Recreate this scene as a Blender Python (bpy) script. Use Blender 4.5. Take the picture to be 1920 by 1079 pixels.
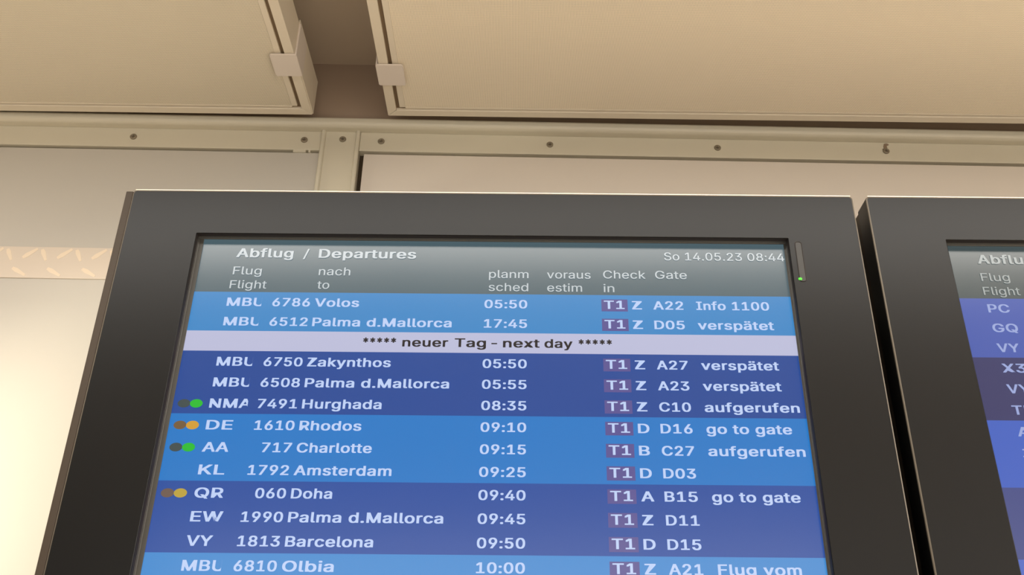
import bpy, bmesh, math
from mathutils import Vector, Matrix

for o in list(bpy.data.objects):
    bpy.data.objects.remove(o)
sc = bpy.context.scene
col = sc.collection
CZ = 1.60                      # camera height above the floor

# ------------------------------------------------------------------ camera
cam = bpy.data.cameras.new('camera')
cam.sensor_fit = 'HORIZONTAL'
cam.sensor_width = 36.0
cam.lens = 1806.0 / 1920 * 36
cam.shift_x = (960 - 991) / 1920
cam.clip_start = 0.01
co = bpy.data.objects.new('camera', cam)
R = Matrix(((0.99972589, -0.01673866, -0.01636963),
            (-0.02227504, -0.46473529, -0.88516944),
            (0.007209, 0.88529144, -0.46498076)))
# rows are world axes in camera coordinates; orthonormal
mw = R.to_4x4()
mw.translation = (0, 0, CZ)
co.matrix_world = mw
col.objects.link(co)
sc.camera = co

# ------------------------------------------------------------------ world and light
w = bpy.data.worlds.new('world')
sc.world = w
w.use_nodes = True
bg = w.node_tree.nodes['Background']
bg.inputs[0].default_value = (1.0, 0.92, 0.82, 1)
bg.inputs[1].default_value = 0.08

def area(name, loc, target, sx, sy, power, colr):
    l = bpy.data.lights.new(name, 'AREA')
    l.shape = 'RECTANGLE'
    l.size, l.size_y = sx, sy
    l.energy = power
    l.color = colr
    o = bpy.data.objects.new(name, l)
    o.location = loc
    o.rotation_euler = (Vector(target) - Vector(loc)).to_track_quat('-Z', 'Y').to_euler()
    col.objects.link(o)
    return o

# luminaires read from reflections plus an added side pair, shining down; the pale floor throws the light back up
WARM = (1.0, 0.955, 0.90)
area('unseen_luminaire', (0.2, 0.48, CZ + 0.87), (0.2, 0.48, 0), 3.2, 0.19, 20, (1.0, 0.96, 0.90))
area('unseen_luminaire', (0.2, -2.55, CZ + 0.87), (0.2, -2.55, 0), 4.0, 0.7, 60, WARM)
area('unseen_luminaire', (3.6, -1.2, CZ + 0.87), (3.6, -1.2, 0), 0.4, 3.6, 370, WARM)  # added side luminaire, brightens the ceiling through the floor bounce
area('unseen_luminaire', (-3.6, -1.2, CZ + 0.87), (-3.6, -1.2, 0), 0.4, 3.6, 24, WARM)  # added weaker luminaire on the left side
# added frontal fill from the unseen side of the hall
area('frontal_fill', (0.3, -4.6, 0.8), (0.1, 1.0, 2.0), 6.0, 1.4, 72, (1.0, 0.96, 0.90))
# wall washer to the left of the displays
sp = bpy.data.lights.new('wall_washer', 'SPOT')
sp.energy = 58
sp.color = (1.0, 0.93, 0.74)
sp.spot_size = math.radians(46)
sp.spot_blend = 1.0
sp.shadow_soft_size = 0.06
so = bpy.data.objects.new('wall_washer', sp)
so.location = (-1.28, 0.90, CZ + 0.16)
so.rotation_euler = (Vector((-0.64, 1.2, CZ + 0.33)) - so.location).to_track_quat('-Z', 'Y').to_euler()
col.objects.link(so)

sc.view_settings.view_transform = 'Standard'
sc.view_settings.look = 'None'
sc.view_settings.exposure = 0.06
sc.view_settings.gamma = 1.0
sc.view_settings.use_curve_mapping = False

# ------------------------------------------------------------------ helpers
def lin(c):
    r = []
    for v in c:
        v /= 255.0
        r.append(v / 12.92 if v <= 0.04045 else ((v + 0.055) / 1.055) ** 2.4)
    return tuple(r) + (1.0,)

def mat(name, rgb, rough=0.5, metal=0.0, noise=0.0, scale=8.0, bump=0.0, spec=0.5):
    m = bpy.data.materials.new(name)
    m.use_nodes = True
    nt = m.node_tree
    b = nt.nodes['Principled BSDF']
    c = lin(rgb)
    b.inputs['Base Color'].default_value = c
    b.inputs['Roughness'].default_value = rough
    b.inputs['Metallic'].default_value = metal
    b.inputs['Specular IOR Level'].default_value = spec
    if noise or bump:
        tc = nt.nodes.new('ShaderNodeTexCoord')
        n = nt.nodes.new('ShaderNodeTexNoise')
        n.inputs['Scale'].default_value = scale
        n.inputs['Detail'].default_value = 4
        nt.links.new(tc.outputs['Object'], n.inputs['Vector'])
        if noise:
            mx = nt.nodes.new('ShaderNodeMixRGB')
            mx.inputs[1].default_value = tuple(v * (1 - noise) for v in c[:3]) + (1,)
            mx.inputs[2].default_value = tuple(min(1, v * (1 + noise)) for v in c[:3]) + (1,)
            nt.links.new(n.outputs['Fac'], mx.inputs[0])
            nt.links.new(mx.outputs[0], b.inputs['Base Color'])
        if bump:
            bp = nt.nodes.new('ShaderNodeBump')
            bp.inputs['Strength'].default_value = bump
            bp.inputs['Distance'].default_value = 0.001
            nt.links.new(n.outputs['Fac'], bp.inputs['Height'])
            nt.links.new(bp.outputs[0], b.inputs['Normal'])
    return m

def emat(name, rgb, strength=1.0, rough=0.21):
    """lit LCD area under an anti-glare surface"""
    m = bpy.data.materials.new(name)
    m.use_nodes = True
    b = m.node_tree.nodes['Principled BSDF']
    b.inputs['Base Color'].default_value = (0.003, 0.003, 0.003, 1)
    b.inputs['Roughness'].default_value = rough
    b.inputs['Emission Color'].default_value = lin(rgb)
    b.inputs['Emission Strength'].default_value = strength
    return m

def perforated(name, rgb, pitch=0.0019):
    """painted sheet with staggered fine perforation"""
    m = mat(name, rgb, 0.6)
    nt = m.node_tree
    N = nt.nodes.new
    L = nt.links.new
    b = nt.nodes['Principled BSDF']
    tc = N('ShaderNodeTexCoord')
    sep = N('ShaderNodeSeparateXYZ')
    L(tc.outputs['Object'], sep.inputs[0])
    k = 2 * math.pi / pitch

    def math_(op, a, bb=None):
        n = N('ShaderNodeMath')
        n.operation = op
        for i, v in enumerate((a, bb)):
            if v is None:
                continue
            if isinstance(v, (int, float)):
                n.inputs[i].default_value = v
            else:
                L(v, n.inputs[i])
        return n.outputs[0]
    sx = math_('COSINE', math_('MULTIPLY', sep.outputs[0], k * 0.5))
    sy = math_('COSINE', math_('MULTIPLY', sep.outputs[1], k * 0.5))
    p = math_('MULTIPLY', sx, sy)
    hole = math_('GREATER_THAN', math_('ABSOLUTE', p), 0.66)
    mx = N('ShaderNodeMixRGB')
    c = lin(rgb)
    mx.inputs[1].default_value = c
    mx.inputs[2].default_value = tuple(v * 0.42 for v in c[:3]) + (1,)
    L(hole, mx.inputs[0])
    L(mx.outputs[0], b.inputs['Base Color'])
    return m

def link(name, bm, m, parent=None, smooth=False):
    me = bpy.data.meshes.new(name)
    bmesh.ops.recalc_face_normals(bm, faces=bm.faces)
    bm.to_mesh(me)
    bm.free()
    me.materials.append(m)
    if smooth:
        for p in me.polygons:
            p.use_smooth = True
    o = bpy.data.objects.new(name, me)
    col.objects.link(o)
    if parent:
        o.parent = parent
    return o

def box(bm, x0, x1, y0, y1, z0, z1, bev=0.0, seg=2):
    r = bmesh.ops.create_cube(bm, size=1.0)
    vs = r['verts']
    for v in vs:
        v.co = Vector(((x0 + x1) / 2 + v.co.x * (x1 - x0), (y0 + y1) / 2 + v.co.y * (y1 - y0),
                       (z0 + z1) / 2 + v.co.z * (z1 - z0)))
    if bev:
        es = list({e for v in vs for e in v.link_edges})
        bmesh.ops.bevel(bm, geom=es, offset=bev, segments=seg, affect='EDGES', profile=0.5)

def boxo(name, dims, m, parent=None, bev=0.0, seg=2):
    bm = bmesh.new()
    box(bm, *dims, bev=bev, seg=seg)
    return link(name, bm, m, parent)

def extrude_poly(bm, pts, axis_vec, to3d):
    """prism: pts 2-D list; to3d(p) gives the first end cap; axis_vec extrudes it"""
    a = [bm.verts.new(to3d(p)) for p in pts]
    b = [bm.verts.new(Vector(to3d(p)) + Vector(axis_vec)) for p in pts]
    bm.faces.new(a)
    bm.faces.new(list(reversed(b)))
    n = len(pts)
    for i in range(n):
        bm.faces.new((a[i], b[i], b[(i + 1) % n], a[(i + 1) % n]))

def rrect(x0, x1, z0, z1, r, n=5):
    out = []
    for cx, cz, a0 in ((x1 - r, z1 - r, 0), (x0 + r, z1 - r, 90), (x0 + r, z0 + r, 180), (x1 - r, z0 + r, 270)):
        for i in range(n + 1):
            a = math.radians(a0 + 90 * i / n)
            out.append((cx + r * math.cos(a), cz + r * math.sin(a)))
    return out

def loft(bm, rings, close=False):
    """rings: list of equally long lists of 3-D points; quads between consecutive rings"""
    vr = [[bm.verts.new(p) for p in r] for r in rings]
    n = len(vr[0])
    for a, b in zip(vr[:-1], vr[1:]):
        for i in range(n):
            bm.faces.new((a[i], a[(i + 1) % n], b[(i + 1) % n], b[i]))
    return vr

def empty(name, loc, rz=0.0):
    o = bpy.data.objects.new(name, None)
    o.location = loc
    o.rotation_euler = (0, 0, rz)
    o.empty_display_size = 0.05
    col.objects.link(o)
    return o

def tag(o, label=None, cat=None, group=None, kind=None):
    if label: o['label'] = label
    if cat: o['category'] = cat
    if group: o['group'] = group
    if kind: o['kind'] = kind
    return o

# ------------------------------------------------------------------ materials
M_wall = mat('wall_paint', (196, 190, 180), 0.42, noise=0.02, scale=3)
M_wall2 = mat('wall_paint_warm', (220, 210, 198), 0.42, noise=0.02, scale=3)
M_alu = mat('cream_coated_profile', (214, 206, 186), 0.38, noise=0.03, scale=14)
M_white = mat('white_clip_plastic', (226, 214, 203), 0.45)
M_frame = mat('panel_frame_coating', (228, 216, 196), 0.42, noise=0.02, scale=12)
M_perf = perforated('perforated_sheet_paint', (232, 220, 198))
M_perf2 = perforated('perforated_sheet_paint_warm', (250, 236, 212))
M_void = mat('brown_void_paint', (204, 188, 168), 0.8, noise=0.05, scale=4)
M_void2 = mat('dark_brown_void_board', (160, 140, 122), 0.8)
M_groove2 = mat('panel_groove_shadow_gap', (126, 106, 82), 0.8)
M_back = mat('dark_joint', (70, 58, 42), 0.9)
M_screw = mat('screw_steel', (142, 130, 110), 0.5, metal=0.2)
M_screwd = mat('screw_recess', (120, 108, 90), 0.8)
M_stain = mat('brown_residue', (140, 120, 100), 0.9)
M_band = mat('reflection_band_coating', (218, 204, 188), 0.35)  # lighter tone paints the reflected band on the wall
M_rib = mat('reflection_rib_coating', (236, 218, 194), 0.35)
M_bez = mat('anthracite_powder_coat', (12, 12, 12), 0.36, noise=0.04, scale=60, bump=0.03, spec=0.28)
M_tope = mat('painted_edge_highlight', (252, 240, 222), 0.4)
M_edge = mat('grey_metal_edge', (104, 96, 84), 0.5, metal=0.3)  # dim highlight of the side edges put into the ring's grey
M_house = mat('brown_black_housing', (66, 56, 46), 0.55, spec=0.3)
M_liner = mat('recess_liner', (74, 72, 68), 0.5)
M_groove = mat('recess_groove', (34, 26, 22), 0.7)
M_ledwin = mat('smoked_window', (40, 38, 34), 0.45)
M_floor = mat('pale_stone_floor', (205, 196, 180), 0.35, noise=0.08, scale=6)

# ------------------------------------------------------------------ setting
Y0 = 1.2                        # wall surface
def Z(h): return CZ + h

tag(boxo('floor', (-6, 6, -6, 1.6, -0.05, 0.0), M_floor), kind='structure')
tag(boxo('ceiling', (-6, 6, -6, 1.6, Z(1.03), Z(1.08)), M_void), kind='structure')
wall = tag(boxo('wall_back', (-6, 6, Y0 + 0.012, Y0 + 0.10, 0.0, Z(1.03)), M_back), kind='structure')
# wall panels left and right of the mullion
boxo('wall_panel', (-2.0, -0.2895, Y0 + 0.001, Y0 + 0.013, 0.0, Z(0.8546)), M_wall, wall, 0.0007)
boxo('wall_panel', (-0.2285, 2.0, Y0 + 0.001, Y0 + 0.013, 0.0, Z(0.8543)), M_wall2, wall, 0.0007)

def screw(x, z, y, parent, r=0.0051):
    bm = bmesh.new()
    n = 20
    ring = lambda rr, yy: [(x + rr * math.cos(2 * math.pi * i / n), yy, z + rr * math.sin(2 * math.pi * i / n)) for i in range(n)]
    vr = loft(bm, [ring(r, y + 0.0005), ring(r, y - 0.0012), ring(r * 0.8, y - 0.0020), ring(r * 0.45, y - 0.0022), ring(r * 0.35, y - 0.0008)])
    bm.faces.new(vr[-1]); bm.faces.new(vr[0])
    s = link('screw', bm, M_screw, parent, True)
    bm = bmesh.new()
    box(bm, x - r * 0.62, x + r * 0.62, y - 0.00235, y - 0.0018, z - r * 0.11, z + r * 0.11)
    box(bm, x - r * 0.11, x + r * 0.11, y - 0.00235, y - 0.0018, z - r * 0.62, z + r * 0.62)
    link('cross_slot', bm, M_screwd, s)

def strip(name, x0, x1, screws):
    t = tag(boxo(name, (x0, x1, Y0 - 0.0015, Y0 + 0.012, Z(0.8583), Z(0.8925)), M_alu, bev=0.0006), kind='structure')
    for s in screws:
        screw(s, Z(0.8762), Y0 - 0.0015, t)
    return t
tL = strip('trim_1', -2.0, -0.2945, (-0.578, -0.3202, -0.84, -1.10))
tR = strip('trim_2', -0.2360, 2.0, (-0.2037, 0.0530, 0.3095, 0.5690, 0.827, 1.085))
# residue blob above one of the screws
bm = bmesh.new()
for (bx, bz, rx, rz) in ((0.5690, 0.8835, 0.0030, 0.0050), (0.5712, 0.8885, 0.0040, 0.0022), (0.5680, 0.8790, 0.0042, 0.0026)):
    r_ = bmesh.ops.create_uvsphere(bm, u_segments=12, v_segments=8, radius=1.0)
    for v in r_['verts']:
        v.co = Vector((bx + v.co.x * rx, Y0 - 0.0015 + v.co.y * 0.0012, Z(bz) + v.co.z * rz))
link('residue', bm, M_stain, tR, True)
# small blocks in the joint under the left strip
for a, b_ in ((-0.335, -0.316), (-0.312, -0.309)):
    boxo('joint_block', (a, b_, Y0 - 0.001, Y0 + 0.012, Z(0.8545), Z(0.8583)), M_alu, wall)

# rounded rail along the top of the wall
bm = bmesh.new()
prof = [(Y0 + 0.012, 0.8925), (Y0 - 0.0105, 0.8925)]
for i in range(7):
    a = math.radians(90 * i / 6)
    prof.append((Y0 - 0.0105 - 0.008 * math.sin(a), 0.9005 - 0.008 * math.cos(a)))
prof += [(Y0 - 0.0185, 0.9045), (Y0 - 0.0175, 0.9070), (Y0 - 0.0150, 0.9080), (Y0 + 0.012, 0.9080)]
extrude_poly(bm, prof, (4.0, 0, 0), lambda p: (-2.0, p[0], Z(p[1])))
rail = tag(link('trim_3', bm, M_alu), kind='structure')

tag(boxo('trim_5', (-2.0, 2.0, Y0 + 0.004, Y0 + 0.012, Z(0.909), Z(1.03)), M_void2), kind='structure')
# mullion: recessed channel between two raised flanges
bm = bmesh.new()
p2 = [(-0.2950, Y0 + 0.012), (-0.2950, Y0 - 0.0045), (-0.2935, Y0 - 0.0062), (-0.2900, Y0 - 0.0062), (-0.2886, Y0 - 0.0045),
      (-0.2880, Y0 - 0.0018), (-0.2430, Y0 - 0.0018), (-0.2424, Y0 - 0.0045), (-0.2410, Y0 - 0.0062), (-0.2375, Y0 - 0.0062),
      (-0.2362, Y0 - 0.0045), (-0.2362, Y0 + 0.012)]
extrude_poly(bm, p2, (0, 0, 1.6 + 0.8925), lambda p: (p[0], p[1], 0.0))
mull = tag(link('trim_4', bm, M_alu), kind='structure')
screw(-0.2622, Z(0.8786), Y0 - 0.0018, mull)

# raised band and ribs standing in for a reflection in the left wall panel
band = tag(boxo('reflection_band', (-2.0, -0.2960, Y0 - 0.0010, Y0 + 0.001, Z(0.6320), Z(0.6820)), M_band, bev=0.0004), kind='structure')
def reflection_rib(x0, z0, x1, z1, wd):
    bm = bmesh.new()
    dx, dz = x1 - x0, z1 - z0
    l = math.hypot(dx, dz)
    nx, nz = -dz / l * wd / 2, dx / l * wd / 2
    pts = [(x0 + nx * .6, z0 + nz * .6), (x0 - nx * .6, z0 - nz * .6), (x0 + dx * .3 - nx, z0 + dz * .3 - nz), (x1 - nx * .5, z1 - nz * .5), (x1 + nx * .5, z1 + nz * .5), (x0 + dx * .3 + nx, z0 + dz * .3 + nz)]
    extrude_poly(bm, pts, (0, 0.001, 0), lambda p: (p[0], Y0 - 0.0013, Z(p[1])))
    link('reflection_rib', bm, M_rib, band)
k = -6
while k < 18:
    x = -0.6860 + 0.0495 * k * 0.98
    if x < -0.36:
        reflection_rib(x - 0.006, 0.6640, x + 0.012, 0.6790, 0.007)
        reflection_rib(x + 0.0185, 0.6780, x + 0.0275, 0.6600, 0.0065)
        reflection_rib(x - 0.016, 0.6475, x + 0.004, 0.6360, 0.0065)
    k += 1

# ------------------------------------------------------------------ ceiling panels
PY = math.radians(-0.641)
H0 = 0.90
def ceiling_panel(label, x0, x1, y0, y1, perf, clips, side):
    """coordinates in a frame yawed by PY; underside at Z(H0)"""
    t = empty('ceiling_panel', (0, 0, 0), PY)
    tag(t, label, 'ceiling panel')
    th = 0.062
    zb = Z(H0)
    w1, g, lp = 0.0135, 0.0055, 0.0085      # rail, groove, lip widths
    # tray body above the groove
    boxo('tray', (x0 + 0.002, x1 - 0.002, y0 + 0.002, y1 - 0.002, zb + 0.009, zb + th), M_frame, t, 0.001)
    # groove floor
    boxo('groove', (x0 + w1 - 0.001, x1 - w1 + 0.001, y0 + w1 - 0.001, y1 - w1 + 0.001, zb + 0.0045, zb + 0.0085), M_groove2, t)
    # four mitred rails
    for (a, b_, c, d) in (((x0, y1), (x1, y1), (x1 - w1, y1 - w1), (x0 + w1, y1 - w1)),
                          ((x0, y0), (x0 + w1, y0 + w1), (x1 - w1, y0 + w1), (x1, y0)),
                          ((x0, y0), (x0, y1), (x0 + w1, y1 - w1), (x0 + w1, y0 + w1)),
                          ((x1, y0), (x1 - w1, y0 + w1), (x1 - w1, y1 - w1), (x1, y1))):
        pts = [Vector(p) for p in (a, b_, c, d)]
        cen = sum(pts, Vector((0, 0))) / 4
        # leave a hairline mitre joint
        q = []
        for p in pts:
            v = p.copy()
            if abs(pts[0].x - pts[1].x) + abs(pts[2].x - pts[3].x) > 0.3:
                v.x += 0.00035 if p.x < cen.x else -0.00035
            else:
                v.y += 0.00035 if p.y < cen.y else -0.00035
            q.append(v)
        bm = bmesh.new()
        extrude_poly(bm, [(v.x, v.y) for v in q], (0, 0, th - 0.004), lambda p: (p[0], p[1], zb))
        bmesh.ops.recalc_face_normals(bm, faces=bm.faces)
        bmesh.ops.bevel(bm, geom=bm.edges[:], offset=0.0005, segments=1, affect='EDGES')
        link('frame_rail', bm, M_frame, t)
    # inner lip around the sheet
    i0 = w1 + g
    for d in ((x0 + i0, x0 + i0 + lp, y0 + i0, y1 - i0), (x1 - i0 - lp, x1 - i0, y0 + i0, y1 - i0)):
        boxo('inner_lip', (d[0], d[1], d[2], d[3], zb + 0.0012, zb + 0.006), M_frame, t, 0.0006)
    for d in ((x0 + i0 + lp, x1 - i0 - lp, y1 - w1 - 0.0055, y1 - w1 - 0.0015), (x0 + i0 + lp, x1 - i0 - lp, y0 + i0, y0 + i0 + lp)):
        boxo('inner_lip', (d[0], d[1], d[2], d[3], zb + 0.0018, zb + 0.006), M_frame, t, 0.0005)
    # the perforated sheet
    boxo('perforated_sheet', (x0 + i0 + lp - 0.001, x1 - i0 - lp + 0.001, y0 + i0 + lp, y1 - w1 - 0.005, zb + 0.0022, zb + 0.0052), perf, t)
    # clips over the rail, with their upright cheek on the outer side
    for (cx0, cx1, cy0, cy1) in clips:
        bm = bmesh.new()
        zc = zb - 0.0035
        extrude_poly(bm, rrect(cx0, cx1, cy0, cy1, 0.003, 4), (0, 0, 0.0028), lambda p: (p[0], p[1], zc))
        bmesh.ops.recalc_face_normals(bm, faces=bm.faces)
        bmesh.ops.bevel(bm, geom=[e for e in bm.edges if abs(e.verts[0].co.z - e.verts[1].co.z) < 1e-6], offset=0.0006, segments=2, affect='EDGES')
        if side > 0:
            box(bm, cx1 - 0.0028, cx1 - 0.0002, cy0 + 0.001, cy1 + 0.0, zc + 0.001, zc + 0.058, 0.0005)
        else:
            box(bm, cx0 + 0.0002, cx0 + 0.0028, cy0 + 0.001, cy1 - 0.001, zc + 0.001, zc + 0.058, 0.0005)
        link('clip', bm, M_white, t)
    # closing plate on the side near the wall
    if side > 0:
        boxo('side_plate', (x1, x1 + 0.0016, clips[0][2] + 0.0015, y1 - 0.001, zb + 0.001, zb + th), M_frame, t, 0.0005)
    return t

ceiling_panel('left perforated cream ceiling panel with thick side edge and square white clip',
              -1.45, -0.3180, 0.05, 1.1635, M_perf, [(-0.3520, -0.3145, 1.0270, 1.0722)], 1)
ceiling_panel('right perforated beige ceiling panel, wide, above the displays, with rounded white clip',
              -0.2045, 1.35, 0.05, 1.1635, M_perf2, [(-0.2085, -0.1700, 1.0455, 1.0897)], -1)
# hangers and cross bars that carry the panels from the slab (above them, hidden)
for hx0, hx1 in ((-1.42, -0.36), (-0.17, 1.30)):
    t = empty('ceiling_hanger', ((hx0 + hx1) / 2, 0.5, Z(1.03)))
    tag(t, 'thin steel rods holding up the %s ceiling panel' % ('left' if hx0 < -1 else 'right'), 'hanger')
    for hx in (hx0, hx1):
        for hy in (0.12, 0.95):
            x_ = hx - (hx0 + hx1) / 2
            boxo('rod', (x_ - 0.004, x_ + 0.004, hy - 0.504, hy - 0.496, H0 + 0.062 - 1.03, 0), M_void, t)

# ------------------------------------------------------------------ displays
DY = math.radians(-0.9706)
Xd = Vector((math.cos(DY), math.sin(DY), 0))
Yd = Vector((-math.sin(DY), math.cos(DY), 0))
LD = 0.952
BOT = -0.70                     # housing bottom relative to camera height
ROOT_Z = Z(BOT)

FW = 0.8456                     # face width
XL, XR = -FW / 2, FW / 2        # local face edges
TOP = 0.6252 - BOT
OL, OR = XL + 0.0836, XR - 0.0823
OT, OB = 0.5671 - BOT, -0.642 - BOT
TS = 0.0132                     # depth of the LCD behind the face

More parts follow.
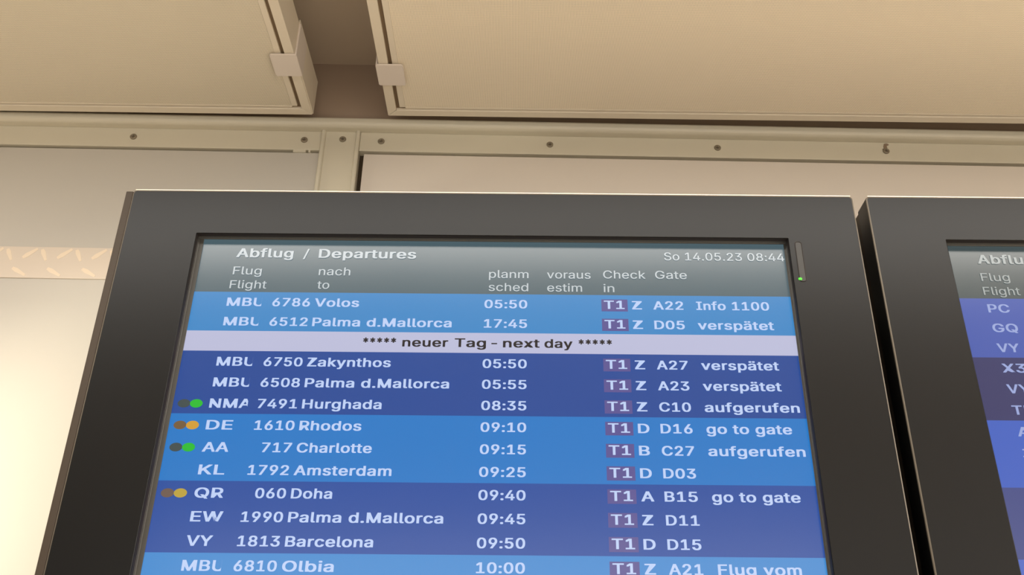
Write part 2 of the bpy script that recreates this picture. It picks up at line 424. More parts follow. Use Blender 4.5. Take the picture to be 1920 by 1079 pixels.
# outline lettering: per glyph the advance and its closed contours in thousandths
GLYPHS = (
    '*453;201 223 206 331 114 272 89 315 186 365 89 415 114 459 206 400 201 509 250 509 246 400 337 459 362 415 266 365 362 315 337 272 246 331 250 223|'
    '-453;337 244 337 188 114 188 114 244|'
    '.188;95 -4 83 -3 73 1 63 9 55 18 51 29 50 41 51 53 55 64 63 73 73 81 83 85 95 87 107 85 118 81 128 73 135 64 140 53 141 41 140 29 135 18 128 9 118 1 107 -3|'
    '/249;235 533 71 -76 14 -76 178 533|'
    '0453;227 -7 191 -3 158 7 130 24 105 48 85 77 69 113 57 155 50 202 48 254 50 306 57 353 69 395 85 431 106 461 130 484 159 502 191 512 227 516 262 512 295 502 323 484 348 461 368 431 384 395 396 353 403 306 405 254 403 202 396 155 384 113 368 77 348 48 323 24 295 7 263 -3;227 50 250 52 271 60 290 74 306 92 320 116 330 144 338 176 342 213 344 254 342 295 338 332 330 365 320 393 306 416 290 435 271 449 250 457 227 460 203 457 182 449 163 435 147 416 134 393 123 365 115 332 111 295 109 254 111 213 115 176 123 144 134 116 147 92 163 74 182 60 203 52|'
    '1453;76 0 76 55 391 55 391 0;276 509 276 0 212 0 212 448 209 448 86 358 86 427 198 509|'
    '2453;64 0 64 47 282 282 303 312 316 341 320 371 319 389 315 405 308 419 298 431 287 441 273 449 258 455 241 458 224 460 205 458 188 454 172 447 159 438 148 427 139 413 132 398 128 381 127 362 66 362 68 391 75 418 86 442 102 464 121 482 143 496 168 507 196 513 225 516 254 513 281 507 306 497 328 482 346 465 361 445 372 423 379 398 381 372 377 336 371 318 351 280 317 235 267 180 153 60 153 57 389 57 389 0|'
    '3453;218 -7 188 -5 159 1 133 10 108 22 88 38 70 57 57 79 48 104 44 132 109 132 112 115 118 100 126 87 137 76 150 66 165 59 200 51 239 51 258 55 275 61 291 69 304 80 315 93 323 108 328 125 329 145 328 163 323 180 316 196 306 211 292 223 275 234 254 241 229 246 157 248 157 299 288 448 288 452 70 452 70 509 372 509 372 461 211 278 211 289 247 290 279 286 308 276 333 262 354 244 371 222 383 198 391 173 393 145 390 116 383 90 370 66 354 45 333 27 309 12 281 2 251 -5|'
    '4453;40 105 40 158 247 509 311 509 109 166 109 163 413 163 413 105;282 0 282 318 343 318 343 0|'
    '5453;221 -7 192 -5 165 1 140 11 118 25 99 41 83 60 71 82 63 105 60 130 122 130 125 115 130 102 138 89 148 78 160 68 173 60 188 54 204 51 221 50 241 51 259 56 276 64 291 75 304 89 314 104 322 122 326 141 328 162 326 183 321 203 314 221 303 237 290 251 275 262 257 270 238 275 218 277 184 273 152 262 128 246 67 253 96 509 366 509 366 452 151 452 134 301 136 301 162 318 194 330 229 334 252 332 274 328 294 321 313 311 330 299 345 285 358 269 370 251 379 231 386 210 390 187 391 163 388 132 381 102 369 76 352 52 332 32 309 15 282 3 253 -4|'
    '6453;226 -7 196 -4 168 3 142 15 119 31 100 51 84 74 73 101 66 130 64 162 65 187 71 212 80 239 93 268 112 302 252 509 322 509 151 261 145 261 157 279 174 295 196 307 221 313 235 314 265 312 291 305 316 295 337 280 355 262 370 240 380 215 387 187 389 157 387 127 379 98 368 73 352 50 333 30 310 14 284 3 257 -4;226 48 245 50 263 55 279 63 293 73 304 86 314 101 322 119 326 137 327 157 326 178 322 196 314 213 304 228 293 241 279 251 263 259 245 264 226 265 207 264 190 259 174 252 160 241 148 229 138 214 131 197 126 179 125 158 126 138 131 119 138 102 148 86 160 73 174 63 190 55 207 50|'
    '7453;97 0 323 448 323 452 62 452 62 509 391 509 391 449 165 0|'
    '8453;226 -7 193 -5 163 1 136 11 111 25 91 42 74 62 62 84 54 109 52 135 53 156 58 176 65 195 75 212 87 228 101 241 117 252 134 260 153 265 153 267 129 276 109 289 93 308 80 330 73 354 70 380 73 405 79 429 90 450 106 469 124 485 146 498 170 508 197 514 226 516 255 514 282 508 306 498 328 485 346 469 361 450 373 429 379 405 382 380 379 354 372 330 359 308 343 289 323 276 300 267 300 265 319 260 335 252 351 241 365 228 377 212 387 195 395 176 399 156 401 135 398 109 391 84 378 62 362 42 341 25 317 11 289 1 259 -5;226 49 248 50 267 54 285 60 300 69 313 79 323 91 331 106 335 121 337 139 335 157 330 173 322 189 312 202 298 213 283 223 265 230 247 234 226 235 206 234 187 230 169 223 154 213 140 202 130 189 122 173 117 157 115 139 117 121 121 106 129 91 139 79 152 69 167 60 185 54 205 50;244 291 260 294 274 300 287 308 298 318 307 330 314 344 318 359 319 376 318 392 314 407 308 420 299 432 288 442 275 449 260 455 244 459 208 459 192 455 177 449 164 442 153 432 145 420 138 407 134 392 133 376 134 359 138 344 145 330 154 318 165 308 178 300 193 294 209 291|'
    '9453;226 516 256 513 285 506 310 494 333 478 352 458 368 434 380 408 387 378 389 347 387 322 382 296 373 270 359 240 340 207 200 0 130 0 301 248 307 248 295 229 278 214 257 202 232 195 218 195 188 197 161 203 137 214 116 229 98 247 83 269 72 294 66 321 64 352 66 382 73 411 85 436 101 459 120 479 143 494 168 506 196 513;226 460 207 459 190 454 174 446 160 435 148 423 138 407 131 390 127 372 125 352 127 331 131 313 138 295 148 280 160 268 174 257 190 250 207 245 226 243 245 245 263 249 279 257 293 267 305 280 314 295 322 312 326 330 327 350 326 371 322 390 314 407 305 422 293 435 279 446 263 454 245 459|'
    ':188;95 -4 83 -3 73 1 63 9 55 18 51 29 50 41 51 53 55 64 63 73 73 81 83 85 95 87 107 85 118 81 128 73 135 64 140 53 141 41 140 29 135 18 128 9 118 1 107 -3;95 271 83 272 73 277 63 284 55 294 51 304 50 316 51 328 55 339 63 349 73 356 83 360 95 362 107 360 118 356 128 349 135 339 140 328 141 316 140 304 135 294 128 284 118 277 107 272|'
    'A480;16 0 201 509 276 509 463 0 395 0 255 402 232 478 245 478 191 302 85 0;110 142 110 199 370 199 370 142|'
    'B456;60 0 60 509 241 509 274 507 304 501 329 491 350 477 367 461 381 442 390 421 396 398 398 374 397 353 393 336 387 320 378 307 368 295 343 278 315 267 315 262 331 260 347 254 363 245 378 234 391 220 402 203 411 184 416 161 418 136 416 111 410 88 400 67 386 48 368 31 344 18 317 8 284 2 247 0;125 57 245 57 281 60 309 67 330 80 344 96 353 115 355 137 354 153 350 169 342 184 333 197 320 209 306 218 289 225 269 229 248 231 125 231;125 285 256 287 273 290 288 296 302 304 314 314 323 326 330 340 335 355 336 372 333 393 326 412 313 429 294 442 270 449 240 452 125 452|'
    'C510;267 -7 225 -3 186 7 150 25 119 49 92 79 70 115 53 157 44 203 40 254 44 305 53 352 70 393 92 429 119 459 150 484 186 501 225 512 267 516 293 514 317 511 340 504 362 496 383 485 402 471 419 456 435 438 448 418 459 397 467 373 473 348 408 348 397 380 380 407 357 428 330 444 300 453 267 456 237 453 209 445 184 432 161 414 141 391 125 364 113 332 106 295 103 254 106 213 113 177 125 145 141 117 161 94 184 76 210 63 237 56 267 53 300 56 330 65 357 81 380 102 397 128 408 160 473 160 467 135 459 112 448 91 435 71 420 53 402 38 383 24 363 13 341 5 317 -2 293 -6|'
    'D502;219 0 96 0 96 57 215 57 254 60 288 68 318 81 343 99 363 122 379 149 390 181 397 216 399 255 397 294 390 329 379 361 364 388 344 410 320 428 291 441 258 449 221 452 93 452 93 509 225 509 273 505 315 495 353 478 385 455 412 426 433 391 449 351 458 306 462 255 458 205 449 159 433 119 411 83 384 54 351 31 312 14 268 3;125 509 125 0 60 0 60 509|'
    'E419;60 0 60 509 372 509 372 452 125 452 125 286 355 286 355 229 125 229 125 57 375 57 375 0|'
    'F410;60 0 60 509 369 509 369 452 125 452 125 278 346 278 346 221 125 221 125 0|'
    'G520;269 -7 225 -3 185 7 149 25 118 49 91 79 69 116 53 157 43 203 40 254 43 305 53 352 69 393 91 429 117 459 149 484 184 501 223 512 265 516 291 514 316 510 340 504 363 494 384 483 403 469 421 453 436 436 449 416 460 395 468 373 474 349 408 349 395 379 378 406 356 427 330 443 300 453 265 456 236 453 209 445 183 432 160 414 141 392 125 364 113 332 106 295 103 254 106 213 113 177 125 145 141 117 161 95 184 76 210 63 238 56 269 53 296 55 322 61 345 71 365 85 382 102 396 123 407 147 413 173 415 202 434 199 283 199 283 256 478 256 478 200 475 160 466 124 451 91 431 62 406 38 377 19 344 5 308 -4|'
    'H517;60 0 60 509 125 509 125 289 392 289 392 509 457 509 457 0 392 0 392 232 125 232 125 0|'
    'I300;31 0 31 57 118 57 118 452 31 452 31 509 269 509 269 452 183 452 183 57 269 57 269 0|'
    'J396;185 -7 143 -2 106 11 75 33 52 63 38 100 33 145 33 173 98 173 98 145 100 117 108 93 122 74 139 61 160 53 185 50 209 53 230 61 248 74 261 93 269 117 272 145 272 509 336 509 336 145 332 100 318 63 294 33 263 11 227 -2|'
    'K467;104 145 104 216 212 344 364 509 448 509 231 276 228 276;60 0 60 509 125 509 125 0;372 0 188 259 228 309 449 0|'
    'L393;60 0 60 509 125 509 125 57 361 57 361 0|'
    'M628;60 0 60 509 152 509 322 49 307 49 352 187 476 509 568 509 568 0 504 0 507 457 513 457 456 291 342 0 286 0 112 457 119 457 122 291 122 0|'
    'N523;60 0 60 509 136 509 388 107 414 55 405 54 399 195 399 509 463 509 463 0 387 0 108 452 119 454 125 291 125 0|'
    'O533;267 -7 225 -3 186 7 150 25 119 49 92 79 70 115 53 157 44 203 40 254 44 305 53 352 70 393 92 429 119 459 150 484 186 501 225 512 267 516 309 512 348 501 384 484 415 459 442 429 464 393 480 352 490 305 493 254 490 203 480 157 464 115 442 79 415 49 384 25 348 7 309 -3;267 53 296 55 324 63 349 76 372 94 392 116 408 144 420 176 428 213 430 254 428 295 420 332 408 365 392 392 372 415 349 433 324 446 296 453 267 456 237 453 210 445 184 433 161 415 142 392 125 364 113 332 106 295 103 254 106 213 113 176 125 144 142 117 161 94 184 76 210 63 237 55|'
    'P445;60 0 60 509 235 509 272 506 305 499 332 487 356 471 375 452 390 430 400 404 407 377 409 348 407 318 400 291 390 265 375 243 356 223 332 207 305 195 272 188 235 186 126 186 126 242 233 242 257 244 279 248 297 256 312 266 324 279 333 294 339 310 343 328 344 348 343 367 339 385 333 402 324 416 312 428 297 439 279 446 257 451 232 452 125 452 125 0|'
    'Q533;245 159 313 159 468 -48 401 -48;267 -7 225 -3 186 7 150 25 119 49 92 79 70 115 53 157 44 203 40 254 44 305 53 352 70 393 92 429 119 459 150 484 186 501 225 512 267 516 309 512 348 501 384 484 415 459 442 429 464 393 480 352 490 305 493 254 490 203 480 157 464 115 442 79 415 49 384 25 348 7 309 -3;267 53 296 55 324 63 349 76 372 94 392 116 408 144 420 176 428 213 430 254 428 295 420 332 408 365 392 392 372 415 349 433 324 446 296 453 267 456 237 453 210 445 184 433 161 415 142 392 125 364 113 332 106 295 103 254 106 213 113 176 125 144 142 117 161 94 184 76 210 63 237 55|'
    'R449;60 0 60 509 236 509 273 506 305 500 333 489 356 473 376 455 390 433 401 408 407 381 409 352 407 323 401 296 390 271 376 250 356 232 333 217 305 206 273 200 236 198 96 198 96 255 258 256 280 260 298 267 313 276 325 287 334 300 340 316 344 333 345 352 344 371 340 389 334 405 325 419 313 430 298 440 279 446 258 451 125 452 125 0;353 0 230 229 303 229 428 0|'
    'S447;224 -9 188 -7 156 -1 128 9 102 23 81 40 64 60 51 83 42 109 38 137 104 137 108 118 114 102 123 88 136 76 150 66 166 59 204 50 246 50 267 54 286 60 303 69 317 79 329 92 338 106 344 122 346 139 344 154 340 168 332 179 310 197 263 217 184 239 145 253 112 269 86 289 67 313 56 341 52 372 54 400 62 425 75 448 92 468 113 484 138 498 165 508 195 514 227 516 259 514 289 508 316 498 340 484 360 468 377 449 390 427 398 403 401 378 337 378 332 402 320 421 302 437 280 449 254 456 225 459 204 457 185 454 167 448 152 440 139 430 129 418 121 405 117 391 115 376 117 359 122 345 131 334 155 315 212 293 312 264 344 248 372 226 384 213 395 198 402 180 407 161 408 139 406 112 399 87 386 64 370 43 349 25 323 11 294 0 261 -7|'
    'T449;32 452 32 509 417 509 417 452 257 452 257 0 193 0 193 452|'
    'U517;259 -8 220 -6 186 2 154 15 126 33 103 55 85 80 71 108 63 140 60 173 60 509 124 509 124 178 126 155 132 133 141 113 153 95 169 80 187 68 208 59 232 53 259 52 285 53 309 59 331 68 349 80 364 95 377 113 385 133 391 155 393 178 393 509 457 509 457 173 454 140 446 108 433 80 414 55 391 33 363 15 332 2 297 -6|'
    'V480;204 0 16 509 84 509 225 106 248 31 235 31 290 206 395 509 463 509 278 0|'
    'W686;155 0 16 509 82 509 197 40 189 40 224 196 306 509 380 509 497 40 488 40 523 196 603 509 670 509 530 0 455 0 351 391 336 475 350 475 324 347 230 0|'
    'X474;18 0 217 284 217 236 29 509 104 509 236 305 243 292 232 292 298 400 374 509 446 509 259 239 259 287 456 0 382 0 244 206 230 231 244 231 182 129 91 0|'
    'Y472;203 0 203 208 16 509 91 509 222 292 250 230 224 230 251 293 280 344 381 509 455 509 268 208 268 0|'
    'Z438;42 0 42 46 341 476 348 454 223 452 40 452 40 509 397 509 397 462 97 33 90 54 214 57 399 57 399 0|'
    'a389;160 -9 137 -7 115 -3 94 5 76 15 60 29 48 45 38 63 32 84 30 108 32 128 36 146 43 161 53 174 64 184 92 200 125 211 257 231 271 240 274 246 275 272 267 297 260 307 251 315 240 322 227 327 196 331 163 327 137 316 118 301 104 283 100 274 41 291 51 313 64 331 79 346 95 358 114 368 153 380 194 384 239 379 271 369 286 360 300 350 312 336 322 320 330 301 335 278 337 251 337 0 277 0 277 52 272 52 260 34 242 16 215 1 199 -4;192 47 211 51 228 59 242 68 254 80 263 93 270 108 274 122 276 190 259 182 147 163 122 153 103 139 97 130 93 118 92 105 93 93 96 82 102 72 119 57 142 48 156 46|'
    'b424;229 -8 208 -7 189 -3 172 4 147 21 118 59 112 59 112 0 53 0 53 509 114 509 114 319 118 319 147 355 171 373 188 379 207 383 229 384 259 382 287 374 313 361 335 342 354 320 370 293 381 261 388 227 390 189 388 151 381 116 370 84 355 57 336 34 313 16 288 3 260 -6;220 47 242 49 262 55 279 66 294 80 306 97 316 117 323 139 327 163 328 189 327 215 323 239 316 261 307 281 295 298 280 311 262 322 243 328 220 330 198 328 178 322 161 312 147 299 134 282 125 263 118 241 114 216 113 189 114 162 118 138 125 115 135 95 147 78 162 65 179 55 198 49|'
    'c396;207 -8 174 -5 144 3 117 16 93 35 72 58 56 85 44 116 37 150 34 187 37 225 44 260 56 291 72 318 93 341 117 360 144 374 174 382 207 384 243 381 276 371 305 356 330 335 349 308 362 277 303 262 290 289 270 311 252 321 231 328 207 330 184 328 163 321 145 310 130 296 118 278 108 258 102 236 98 212 96 187 98 163 102 139 108 117 118 97 130 80 145 66 163 55 184 49 220 47 243 52 262 60 285 80 301 107 304 117 363 102 350 70 331 43 306 21 277 5 244 -5|'
    'd424;195 -8 165 -6 137 3 111 16 89 34 70 57 55 84 43 116 36 151 34 189 36 227 43 261 55 293 70 320 89 342 112 361 137 374 165 382 196 384 218 383 237 379 253 373 278 355 306 319 311 319 311 509 372 509 372 0 313 0 313 59 307 59 287 31 266 12 252 4 236 -3 217 -7;205 47 226 49 246 55 263 65 278 78 290 95 299 115 306 138 310 162 312 189 310 216 306 241 300 263 290 282 278 299 263 312 246 322 227 328 205 330 182 328 162 322 145 311 130 298 118 281 108 261 102 239 98 215 96 189 98 163 102 139 109 117 118 97 130 80 145 66 162 55 182 49|'
    'e404;212 -8 177 -5 145 3 117 16 92 35 72 58 56 85 44 116 37 150 34 187 36 224 44 258 55 290 71 317 91 340 115 359 142 373 172 382 205 384 246 380 266 374 285 366 303 355 319 341 334 324 347 305 357 282 365 256 370 227 371 169 75 169 75 221 338 221 310 202 308 226 304 248 298 269 288 286 277 301 263 314 246 323 227 328 205 330 183 328 164 323 146 313 131 301 119 286 109 270 102 251 97 231 96 178 98 151 102 127 110 106 121 88 135 73 151 61 169 53 190 48 227 47 254 53 276 65 294 82 306 105 365 91 358 72 348 55 335 39 320 26 302 14 283 4 261 -3 237 -7|'
    'f254;228 379 228 327 6 327 6 379;81 0 81 432 82 452 87 470 96 486 107 499 120 510 135 519 152 525 169 529 212 529 243 521 227 468 195 474 178 472 164 468 154 460 147 449 143 435 142 419 142 0|'
    'g425;207 -151 180 -149 156 -146 134 -140 114 -132 97 -122 70 -97 51 -69 101 -41 122 -66 142 -82 169 -93 207 -97 236 -95 261 -87 282 -75 298 -58 308 -34 311 -6 311 68 306 68 287 41 266 23 252 16 236 10 217 6 195 5 165 7 138 14 113 27 90 43 71 65 55 90 43 120 36 154 34 191 36 229 43 263 55 293 71 320 90 342 112 361 138 374 166 382 196 384 218 383 237 379 253 373 279 356 308 319 313 319 313 379 372 379 372 -9 370 -40 363 -67 350 -90 334 -109 314 -124 291 -136 265 -144 237 -149;205 59 227 61 246 66 264 75 278 87 290 103 300 121 307 142 311 166 312 193 311 219 307 242 300 264 291 283 279 299 264 312 247 322 227 328 205 330 182 328 163 322 145 312 130 298 118 282 109 262 102 241 98 218 96 193 98 167 102 144 109 123 118 104 131 88 145 76 163 66 183 61|'
    'h410;114 227 114 0 53 0 53 509 114 509 114 287 102 287 116 319 132 344 152 362 175 374 200 382 227 384 252 383 275 377 295 369 313 356 328 340 341 321 350 298 355 271 357 240 357 0 296 0 296 235 293 263 286 286 273 304 256 318 235 326 210 329 192 328 176 324 161 317 147 308 136 297 126 283 119 266 115 248|'
    'i167;53 0 53 379 114 379 114 0;84 443 73 444 63 448 54 455 47 463 43 472 41 483 43 494 47 504 54 512 63 518 73 522 84 524 95 522 105 518 114 512 121 504 125 494 126 483 125 472 121 463 114 455 105 448 95 444|'
    'k381;110 137 110 212 121 212 284 379 360 379 184 199 177 199;53 0 53 509 114 509 114 0;294 0 148 186 191 229 372 0|'
    'l189;112 0 91 8 74 20 62 37 55 59 53 84 53 509 114 509 114 83 120 62 126 57 135 53 170 54 181 3 147 -2|'
    'm610;53 0 53 379 112 379 112 295 108 295 114 314 122 331 132 346 144 358 158 368 187 382 219 386 245 383 268 375 287 361 303 342 314 320 321 295 312 295 318 312 326 329 337 343 350 356 364 366 381 375 398 381 417 385 437 386 458 385 478 380 497 372 514 361 529 346 541 328 550 307 555 283 557 255 557 0 496 0 496 254 493 279 485 298 473 313 456 323 438 329 419 330 402 329 387 326 374 320 363 312 353 302 345 290 340 277 335 247 335 0 274 0 274 260 272 280 265 297 253 311 238 322 220 328 199 330 171 326 158 320 145 312 135 302 126 289 119 274 115 257 114 238 114 0|'
    'n410;114 227 114 0 53 0 53 379 112 379 112 287 102 287 116 319 132 344 152 362 175 374 200 382 227 384 252 383 275 377 295 369 313 356 328 340 341 321 350 298 355 271 357 240 357 0 296 0 296 235 293 263 286 286 273 304 256 318 235 326 210 329 192 328 176 324 161 317 147 308 136 297 126 283 119 266 115 248|'
    'o415;207 -8 174 -5 144 3 117 16 93 35 72 58 56 85 44 116 37 150 34 187 37 225 44 260 56 291 72 318 93 341 117 360 144 374 174 382 207 384 241 382 271 374 299 360 323 341 343 318 359 291 371 260 379 225 381 187 379 150 371 116 359 85 343 58 323 35 299 16 271 3 241 -5;207 46 231 49 252 55 270 66 285 80 298 97 307 117 314 139 318 163 319 187 318 212 314 236 307 258 298 278 285 296 270 310 252 321 231 328 207 330 184 328 163 321 145 310 130 296 118 278 108 258 102 236 98 212 96 187 98 163 102 139 108 117 118 97 130 80 145 66 163 55 184 49|'
    'p424;53 -143 53 379 112 379 112 319 118 319 137 346 158 364 171 373 188 379 207 383 229 384 259 382 287 374 313 361 335 342 354 320 370 293 381 261 388 227 390 189 388 151 381 116 370 84 355 57 336 34 313 16 288 3 260 -6 229 -8 208 -7 189 -3 173 4 147 21 118 59 114 59 114 -143;220 47 242 49 262 55 279 66 294 80 306 97 316 117 323 139 327 163 328 189 327 215 323 239 316 261 307 281 295 298 280 311 262 322 243 328 220 330 198 328 178 322 161 312 147 299 134 282 125 263 118 241 114 216 113 189 114 162 118 138 125 115 135 95 147 78 162 65 179 55 198 49|'
    'r259;53 0 53 379 112 379 112 321 115 321 124 339 137 354 152 367 171 377 191 383 243 384 243 322 207 326 190 324 174 321 159 315 146 306 135 296 126 284 119 269 115 254 114 237 114 0|'
    's365;182 -8 157 -7 133 -3 112 3 93 12 76 24 62 38 50 54 41 73 36 94 94 107 101 87 111 72 124 60 141 52 160 47 181 45 206 47 227 53 244 62 258 74 265 88 268 103 266 115 262 126 254 136 243 144 229 150 149 170 118 180 92 192 72 208 58 227 50 249 47 274 49 295 55 314 65 332 79 347 95 360 115 370 137 378 161 383 187 384 212 383 234 379 254 372 271 363 286 352 299 339 309 324 318 308 324 290 268 277 262 291 254 304 243 316 228 325 210 331 187 333 166 331 147 326 131 317 119 305 111 292 109 277 110 264 115 253 124 243 136 235 172 223 229 209 261 200 287 187 306 171 320 153 328 131 331 107 329 85 323 65 312 47 298 31 281 18 260 6 236 -2 210 -7|'
    't227;204 379 204 327 6 327 6 379;65 471 126 471 127 83 130 70 136 61 144 55 156 51 202 54 213 2 168 -4 138 -1 113 7 92 21 77 41 68 64 65 93|'
    'u410;182 -5 158 -3 135 2 115 11 97 23 82 39 69 59 60 82 54 109 53 139 53 379 114 379 114 144 116 117 124 94 137 75 154 61 175 53 200 50 218 51 234 55 249 62 263 71 274 83 283 97 290 113 295 132 296 153 296 379 357 379 357 0 298 0 298 92 307 92 294 60 277 35 257 17 234 5 209 -3|'
    'v389;163 0 17 379 84 379 180 110 206 21 184 21 224 155 305 379 371 379 226 0|'
    'w567;138 0 23 379 87 379 161 107 175 41 165 41 206 214 252 379 316 379 388 106 402 41 391 41 434 214 480 379 545 379 429 0 368 0 277 338 291 338 248 172 199 0|'
    'x379;21 0 171 218 171 171 29 379 100 379 207 206 175 206 233 306 282 379 352 379 209 169 209 214 358 0 287 0 173 182 205 182 148 85 91 0|'
    'y389;47 -139 61 -86 94 -90 113 -86 130 -74 145 -51 163 -1 17 379 84 379 180 109 206 21 184 21 224 155 305 379 371 379 196 -77 177 -107 153 -128 139 -136 109 -144|'
    'z380;42 0 42 46 254 320 254 323 48 323 48 379 333 379 333 331 126 60 126 56 339 56 339 0|'
    'ä389;160 -9 137 -7 115 -3 94 5 76 15 60 29 48 45 38 63 32 84 30 108 32 128 36 146 43 161 53 174 64 184 92 200 125 211 257 231 271 240 274 246 275 272 267 297 260 307 251 315 240 322 227 327 196 331 163 327 137 316 118 301 104 283 100 274 41 291 51 313 64 331 79 346 95 358 114 368 153 380 194 384 239 379 271 369 286 360 300 350 312 336 322 320 330 301 335 278 337 251 337 0 277 0 277 52 272 52 260 34 242 16 215 1 199 -4;192 47 211 51 228 59 242 68 254 80 263 93 270 108 274 122 276 190 259 182 147 163 122 153 103 139 97 130 93 118 92 105 93 93 96 82 102 72 119 57 142 48 156 46;261 443 251 444 241 448 233 455 226 463 222 472 221 483 222 494 226 503 233 512 241 518 251 522 261 523 272 522 281 518 290 512 296 503 300 494 301 483 300 472 296 463 290 455 281 448 272 444;117 443 107 444 97 448 89 455 82 463 78 472 77 483 78 494 82 503 89 512 97 518 107 522 117 523 128 522 138 518 146 512 152 503 156 494 158 483 156 472 152 463 146 455 138 448 128 444|'
    ' 188;')
_gl = {}
for it in GLYPHS.split('|'):
    k, rest = it[0], it[1:]
    parts = rest.split(';')
    _gl[k] = (int(parts[0]) / 1000, [[int(v) / 1000 for v in p.split()] for p in parts[1:] if p.strip()])
_gm = {}
CAP = 0.509

def glyph(ch):
    if ch not in _gm:
        adv, loops = _gl[ch]
        vs, fs = [], []
        if loops:
            P = [[(l[2 * i], l[2 * i + 1]) for i in range(len(l) // 2)] for l in loops]

            def inside(p, poly):
                c_ = False
                for i in range(len(poly)):
                    (x1, y1), (x2, y2) = poly[i - 1], poly[i]
                    if (y1 > p[1]) != (y2 > p[1]) and p[0] < (x2 - x1) * (p[1] - y1) / (y2 - y1) + x1:
                        c_ = not c_
                return c_
            holes = {}
            for i, p in enumerate(P):
                for j, q in enumerate(P):
                    if i != j and all(inside(v, q) and inside(((v[0] + p[n_ - 1][0]) / 2, (v[1] + p[n_ - 1][1]) / 2), q) for n_, v in enumerate(p)):
                        holes[i] = j
            for i, p in enumerate(P):
                if i in holes:
                    continue
                cu = bpy.data.curves.new('glyph', 'CURVE')
                cu.dimensions = '2D'
                cu.fill_mode = 'BOTH'
                for l in [p] + [P[h] for h, o_ in holes.items() if o_ == i]:
                    sp_ = cu.splines.new('POLY')
                    sp_.points.add(len(l) - 1)
                    for k_, v in enumerate(l):
                        sp_.points[k_].co = (v[0], v[1], 0, 1)
                    sp_.use_cyclic_u = True
                o = bpy.data.objects.new('glyph', cu)
                me = o.to_mesh()
                b_ = len(vs)
                vs += [(v.co.x, v.co.y) for v in me.vertices]
                fs += [tuple(q + b_ for q in f_.vertices) for f_ in me.polygons]
                o.to_mesh_clear()
                bpy.data.objects.remove(o)
                bpy.data.curves.remove(cu)
        _gm[ch] = (adv, vs, fs)
    return _gm[ch]

def letter(s, x, z, cap, xs, m, parent, bold=0.0, fit=None, clip=None, name='text_line', yo=0.0006):
    """flat screen lettering; x, z in display coordinates, cap = capital height, fit = right end"""
    V, F, pen = [], [], 0.0
    offs = [(0, 0)] if not bold else [(-bold, -bold * .4), (bold, bold * .4), (-bold, bold * .4), (bold, -bold * .4)]
    for ch in s:
        adv, vs, fs = glyph(ch)
        if ch == '*':
            adv -= 0.06
        for j, (dx, dy) in enumerate(offs):
            b0 = len(V)
            V += [(pen + a + dx, c_ + dy, j) for a, c_ in vs]
            F += [tuple(q + b0 for q in f_) for f_ in fs]
        pen += adv + bold * 1.2
    k = cap / CAP
    mn = min(v[0] for v in V)
    mxx = max(v[0] for v in V)
    xs_ = (fit - x) / ((mxx - mn) * k) if fit else xs
    me = bpy.data.meshes.new(name)
    me.from_pydata([(x + (v[0] - mn) * k * xs_, TS - yo - 0.00001 * v[2], z + v[1] * k) for v in V], [], F)
    if clip is not None:
        bm = bmesh.new()
        bm.from_mesh(me)
        bmesh.ops.bisect_plane(bm, geom=bm.verts[:] + bm.edges[:] + bm.faces[:], plane_co=(clip, 0, 0), plane_no=(1, 0, 0), clear_outer=True)
        bm.to_mesh(me)
        bm.free()
    me.materials.append(m)
    o = bpy.data.objects.new(name, me)
    col.objects.link(o)
    o.parent = parent
    return o

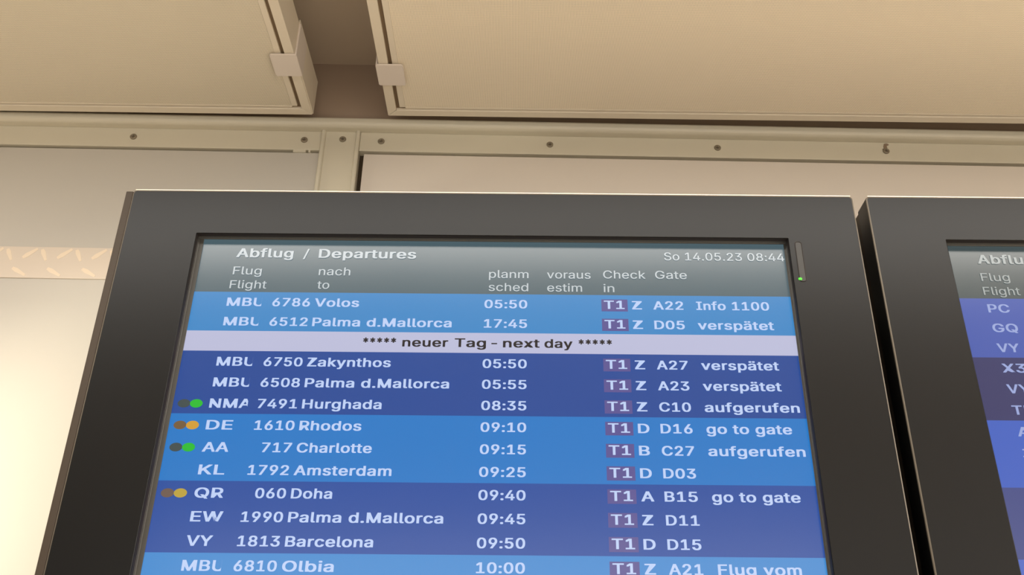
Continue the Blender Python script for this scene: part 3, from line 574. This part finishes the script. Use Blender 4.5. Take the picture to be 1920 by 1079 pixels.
def display(s_center, label, end_cover):
    base = Xd * s_center + Yd * LD
    t = empty('departure_display', (base.x, base.y, ROOT_Z), DY)
    tag(t, label, 'display', 'departure displays side by side on the wall')
    # front frame (a deep ring with rounded corners and a fine edge chamfer)
    bm = bmesh.new()
    def rr(x0, x1, z0, z1, r, y, n=5):
        return [(p[0], y, p[1]) for p in rrect(x0, x1, z0, z1, r, n)]
    c = 0.0011
    rings = [rr(XL, XR, 0, TOP, 0.0045, 0.030),
             rr(XL, XR, 0, TOP, 0.0045, c),
             rr(XL + c * .35, XR - c * .35, c * .35, TOP - c * .35, 0.0043, c * .35),
             rr(XL + c, XR - c, c, TOP - c, 0.0040, 0),
             rr(OL - .0004, OR + .0004, OB - .0004, OT + .0004, 0.0010, 0),
             rr(OL, OR, OB, OT, 0.0008, 0.0004),
             rr(OL, OR, OB, OT, 0.0008, 0.0070),
             rr(OL - 0.004, OR + 0.004, OB - 0.004, OT + 0.004, 0.0008, 0.0070),
             rr(OL - 0.004, OR + 0.004, OB - 0.004, OT + 0.004, 0.0008, 0.030)]
    rings[1:4] = [rr(XL, XR, 0, TOP, 0.0045, 0.0016), rr(XL + 0.0016, XR - 0.0016, 0.0016, TOP - 0.0016, 0.0036, 0.0)]
    vr = loft(bm, rings)
    n = len(vr[0])
    for i in range(n):
        bm.faces.new((vr[-1][i], vr[-1][(i + 1) % n], vr[0][(i + 1) % n], vr[0][i]))
    fr = link('front_frame', bm, M_bez, t)
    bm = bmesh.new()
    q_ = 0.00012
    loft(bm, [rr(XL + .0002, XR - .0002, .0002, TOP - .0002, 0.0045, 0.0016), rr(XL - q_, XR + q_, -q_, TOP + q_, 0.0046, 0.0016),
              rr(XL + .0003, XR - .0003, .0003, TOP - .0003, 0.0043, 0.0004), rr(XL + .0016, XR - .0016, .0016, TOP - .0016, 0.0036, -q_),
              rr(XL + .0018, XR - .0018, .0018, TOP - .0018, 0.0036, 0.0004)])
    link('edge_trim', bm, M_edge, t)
    boxo('top_highlight', (XL + .0025, XR - .0025, -0.00025, 0.012, TOP - .0004, TOP + .0008), M_tope, t, 0.0002)['label'] = 'thin pale strip painted as a highlight along the top edge'  # added strip, its pale colour paints the bright line above the frame
    # dark gasket just inside the opening, then the liner down to the LCD
    bm = bmesh.new()
    e = 0.0003
    g = [rr(OL + e, OR - e, OB + e, OT - e, 0.0008, 0.0006), rr(OL + e, OR - e, OB + e, OT - e, 0.0008, 0.0072),
         rr(OL - .003, OR + .003, OB - .003, OT + .003, 0.0008, 0.0072), rr(OL - .003, OR + .003, OB - .003, OT + .003, 0.0008, 0.0076)]
    loft(bm, g)
    link('gasket', bm, M_groove, t)
    bm = bmesh.new()
    g = [rr(OL - 0.0005, OR + 0.0005, OB - .0005, OT + 0.0005, 0.0008, 0.0076),
         rr(OL + 0.0002, OR - 0.0002, OB + .0002, OT - 0.0002, 0.0008, 0.0080),
         rr(OL + 0.0002, OR - 0.0002, OB + .0002, OT - 0.0002, 0.0008, 0.0110),
         rr(OL + 0.0008, OR - 0.0008, OB + .0008, OT - 0.0008, 0.0008, 0.0114),
         rr(OL + 0.0008, OR - 0.0008, OB + .0008, OT - 0.0008, 0.0008, TS + 0.001)]
    loft(bm, g)
    link('recess_liner', bm, M_liner, t)
    for bx0, bx1 in ((OL - .0004, OL + 0.0053), (OR - 0.0026, OR + .0004)):
        boxo('screen_border', (bx0, bx1, TS - 0.0012, TS + 0.0005, OB, OT), M_liner, t, 0.0002)
    # housing behind
    boxo('housing', (XL + 0.002, XR - 0.002, 0.026, 0.175, 0.002, TOP - 0.0015), M_house, t, 0.002)
    # wall bracket
    for bx in (-0.24, 0.24):
        boxo('wall_bracket', (bx - 0.03, bx + 0.03, 0.174, 0.262, 0.25, 1.05), M_house, t, 0.002)
    if end_cover:
        bm = bmesh.new()
        box(bm, XL - 0.0086, XL - 0.0001, 0.0007, 0.17, 0.0, TOP - 0.0014, 0.0010, 2)
        link('end_cover', bm, M_house, t)
    # status window on the right of the opening (slot with green lamp)
    x0, x1, z0, z1 = OR + 0.0063, OR + 0.0146, 0.5105 - BOT, 0.5625 - BOT
    bm = bmesh.new()
    a = lambda d, y: [(p[0], y, p[1]) for p in rrect(x0 + d, x1 - d, z0 + d, z1 - d, 0.0030 - d * .6, 4)]
    vr = loft(bm, [a(0, 0.001), a(0, -0.0004), a(0.0005, -0.0006), a(0.0009, -0.0003), a(0.0010, 0.0003)])
    win = link('status_window_rim', bm, M_groove, t)
    bm = bmesh.new()
    extrude_poly(bm, rrect(x0 + .0009, x1 - .0009, z0 + .0009, z1 - .0009, 0.0024, 4), (0, 0.0008, 0), lambda p: (p[0], -0.00015, p[1]))
    wn = link('status_window', bm, M_ledwin, t)
    bm = bmesh.new()
    r_ = bmesh.ops.create_uvsphere(bm, u_segments=14, v_segments=8, radius=1)
    for v in r_['verts']:
        v.co = Vector((OR + 0.0073 + v.co.x * 0.0021, -0.0001 + v.co.y * 0.0008, 0.5140 - BOT + v.co.z * 0.0017))
    link('status_lamp', bm, M_led, wn, True)['label'] = 'glowing green status lamp'
    return t

M_led = emat('green_lamp', (70, 235, 40), 2.2)
D1 = display((-0.4639 + 0.3817) / 2, 'left departures display showing a white next-day line among blue rows', True)
D2 = display((-0.4639 + 0.3817) / 2 + 0.861, 'right departures display, cut by the picture edge, beside the left one', False)

# ---- LCD content
SC = (-0.4639 + 0.3817) / 2      # D1 centre in measured coordinates
KS = 0.9903                      # readings were taken on a plane 9 mm deeper
def lx(s): return s * KS - SC
def lz(h): return h * KS - BOT

def screen(t, header, bands):
    s = boxo('screen', (OL - .002, OR + .002, TS, TS + 0.012, OB - .002, OT + .002), emat('lcd_header_glow', header), t)
    top = 0.5028
    PB = 0.02442
    z = top
    for i, (n, rgb) in enumerate(bands):
        z2 = z - PB * n
        if i == len(bands) - 1:
            z2 = -0.642 - 0.001
        boxo('colour_band', (OL - .0015, OR + .0015, TS - 0.0003, TS + 0.0005, lz(z2), lz(z)), emat('lcd_band_%d' % i, rgb), s)
        z = z2
    return s

S1 = screen(D1, (72, 92, 100), [(2, (52, 130, 192)), (1, (182, 184, 212)), (3, (26, 70, 146)), (3, (26, 116, 192)), (3, (28, 74, 154)), (3, (54, 132, 200)), (3, (26, 70, 146)), (3, (26, 116, 192)), (3, (28, 74, 154)), (3, (58, 134, 204)), (3, (26, 70, 146))])
S2 = screen(D2, (64, 76, 78), [(3, (66, 88, 168)), (3, (50, 54, 100)), (3, (60, 94, 186)), (3, (60, 72, 130)), (3, (66, 96, 186)), (3, (62, 62, 106)), (3, (66, 96, 186)), (3, (60, 72, 130)), (3, (66, 96, 186))])

T_head = emat('lcd_text_header', (186, 194, 198))
T_row = emat('lcd_text_row', (186, 204, 240))
T_blk = emat('lcd_text_black', (22, 18, 26))
T_box = emat('lcd_terminal_box', (86, 80, 142))
T_d2h = emat('lcd_text_header_right', (156, 162, 160))
T_d2 = emat('lcd_text_row_right', (150, 164, 212))
DOT = {'g': emat('lcd_dot_green', (28, 180, 44)), 'G': emat('lcd_dot_dark_green', (58, 72, 72)),
       'o': emat('lcd_dot_orange', (205, 152, 50)), 'O': emat('lcd_dot_brown', (112, 86, 56)),
       'y': emat('lcd_dot_yellow', (182, 156, 56)), 'Y': emat('lcd_dot_dim_yellow', (104, 84, 74))}
C = 0.0101
B1, B2 = 0.021, 0.005           # stroke weights

SH2 = 0.861 * (KS - 1)           # the right display's picture sits a little further left
def header(S, dx, m, full):
    o_ = 0 if full else SH2
    L = lambda s, x0, x1, z, b=B2, cap=C: letter(s, lx(x0) + o_, lz(z), cap, 1, m, S, b, fit=lx(x1) + o_)
    L('Abflug', -.3378, -.2719, .5482, B1, .0113)
    L('/', -.2603, -.2536, .5478, B2, .0113)
    L('Departures', -.2423, -.1293, .5482, B1, .0113)
    L('Flug', -.3385, -.3056, .5253)
    L('Flight', -.3396, -.2977, .5073)
    L('nach', -.2398, -.2036, .5253)
    L('to', -.2398, -.2260, .5077)
    if full:
        L('So 14.05.23 08:44', .1588, .2985, .5490)
        L('planm', -.0440, .0014, .5237)
        L('sched', -.0440, .0012, .5068)
        L('voraus', .0226, .0728, .5237)
        L('estim', .0228, .0627, .5067)
        L('Check', .0872, .1360, .5243)
        L('Gate', .1470, .1835, .5245)
        L('in', .0872, .0995, .5065)
header(S1, 0, T_head, True)
header(S2, 0, T_d2h, False)

def base(i): return 0.4850 - 0.0244 * i
rows = [
    (0, '', 'MBU', '6786', 'Volos', -.1899, '05:50', 'Z', 'A22', 'Info 1100', .2739),
    (1, '', 'MBU', '6512', 'Palma d.Mallorca', -.0842, '17:45', 'Z', 'D05', 'verspätet', .2768),
    (3, '', 'MBU', '6750', 'Zakynthos', -.1487, '05:50', 'Z', 'A27', 'verspätet', .2768),
    (4, '', 'MBU', '6508', 'Palma d.Mallorca', -.0837, '05:55', 'Z', 'A23', 'verspätet', .2768),
    (5, 'Gg', 'NMA', '7491', 'Hurghada', -.1550, '08:35', 'Z', 'C10', 'aufgerufen', .2935),
    (6, 'Oo', 'DE', '1610', 'Rhodos', -.1745, '09:10', 'D', 'D16', 'go to gate', .2823),
    (7, 'Gg', 'AA', '717', 'Charlotte', -.1615, '09:15', 'B', 'C27', 'aufgerufen', .2935),
    (8, '', 'KL', '1792', 'Amsterdam', -.1390, '09:25', 'D', 'D03', '', 0),
    (9, 'Yy', 'QR', '060', 'Doha', -.1980, '09:40', 'A', 'B15', 'go to gate', .2823),
    (10, '', 'EW', '1990', 'Palma d.Mallorca', -.0830, '09:45', 'Z', 'D11', '', 0),
    (11, '', 'VY', '1813', 'Barcelona', -.1520, '09:50', 'D', 'D15', '', 0),
    (12, '', 'MBU', '6810', 'Olbia', -.1890, '10:00', 'Z', 'A21', 'Flug vom', .2745),
]
W2 = 0.0235                      # two capitals
for (i, dots, al, num, dest, dr, tm, z_, gate, info, ir) in rows:
    b = lz(base(i))
    g = lambda s, x0, x1, **k: letter(s, lx(x0), b, C, 1, T_row, S1, B1, fit=lx(x1), **k)
    if len(al) == 3:
        g(al, -.3395, -.2975 if al == 'MBU' else -.2948, clip=lx(-.3003) if al == 'MBU' else lx(-.2985))
    else:
        g(al, -.3392, {'DE': -.3110, 'AA': -.3115, 'KL': -.3120, 'QR': -.3095, 'EW': -.3065, 'VY': -.3130}[al])
    wn = {4: .0425, 3: .0315}[len(num)]
    g(num, -.2455 - wn, -.2455)
    g(dest, -.2402, dr)
    g(tm, -.0482, .0002)
    bm = bmesh.new()
    box(bm, lx(.0842), lx(.1139), TS - 0.0005, TS + 0.0003, b - 0.0028, b + 0.0121)
    tb = link('terminal_box', bm, T_box, S1)
    letter('T1', lx(.0870), b + .0002, C, 1, T_row, S1, B1, fit=lx(.1103), yo=0.0008)
    g(z_, .1188, {'Z': .1300, 'D': .1310, 'B': .1302, 'A': .1322}[z_])
    g(gate, .1428, .1768)
    if info:
        g(info, .1915, ir)
    for j, ch in enumerate(dots):
        bm = bmesh.new()
        cx_, cz_ = (-.3670, -.3537)[j], base(i) + 0.0046
        pts = [(lx(cx_) + .0067 * math.cos(a * math.pi / 12), lz(cz_) + .0047 * math.sin(a * math.pi / 12)) for a in range(24)]
        extrude_poly(bm, pts, (0, 0.0006, 0), lambda p: (p[0], TS - 0.0006 - 0.0001 * j, p[1]))
        link('signal_dot', bm, DOT[ch], S1)
zb_ = lz(.4366)
for s, a, b_ in (('*****', -.1815, -.1448), ('neuer', -.1378, -.0870), ('Tag', -.0799, -.0451), ('-', -.0392, -.0328), ('next', -.0263, .0144), ('day', .0197, .0508), ('*****', .0575, .0945)):
    letter(s, lx(a), zb_, C, 1, T_blk, S1, B1, fit=lx(b_))
for i, s, wd in ((0, 'PC', .0245), (1, 'GQ', .0285), (2, 'VY', .0245), (3, 'X3', .0262), (4, 'VY', .0250), (5, 'TK', .0245), (6, 'A3', .0250), (7, '3U', .0245)):
    letter(s, lx(-.3392) + SH2, lz(base(i)), C, 1, T_d2, S2, B1, fit=lx(-.3392 + wd) + SH2)
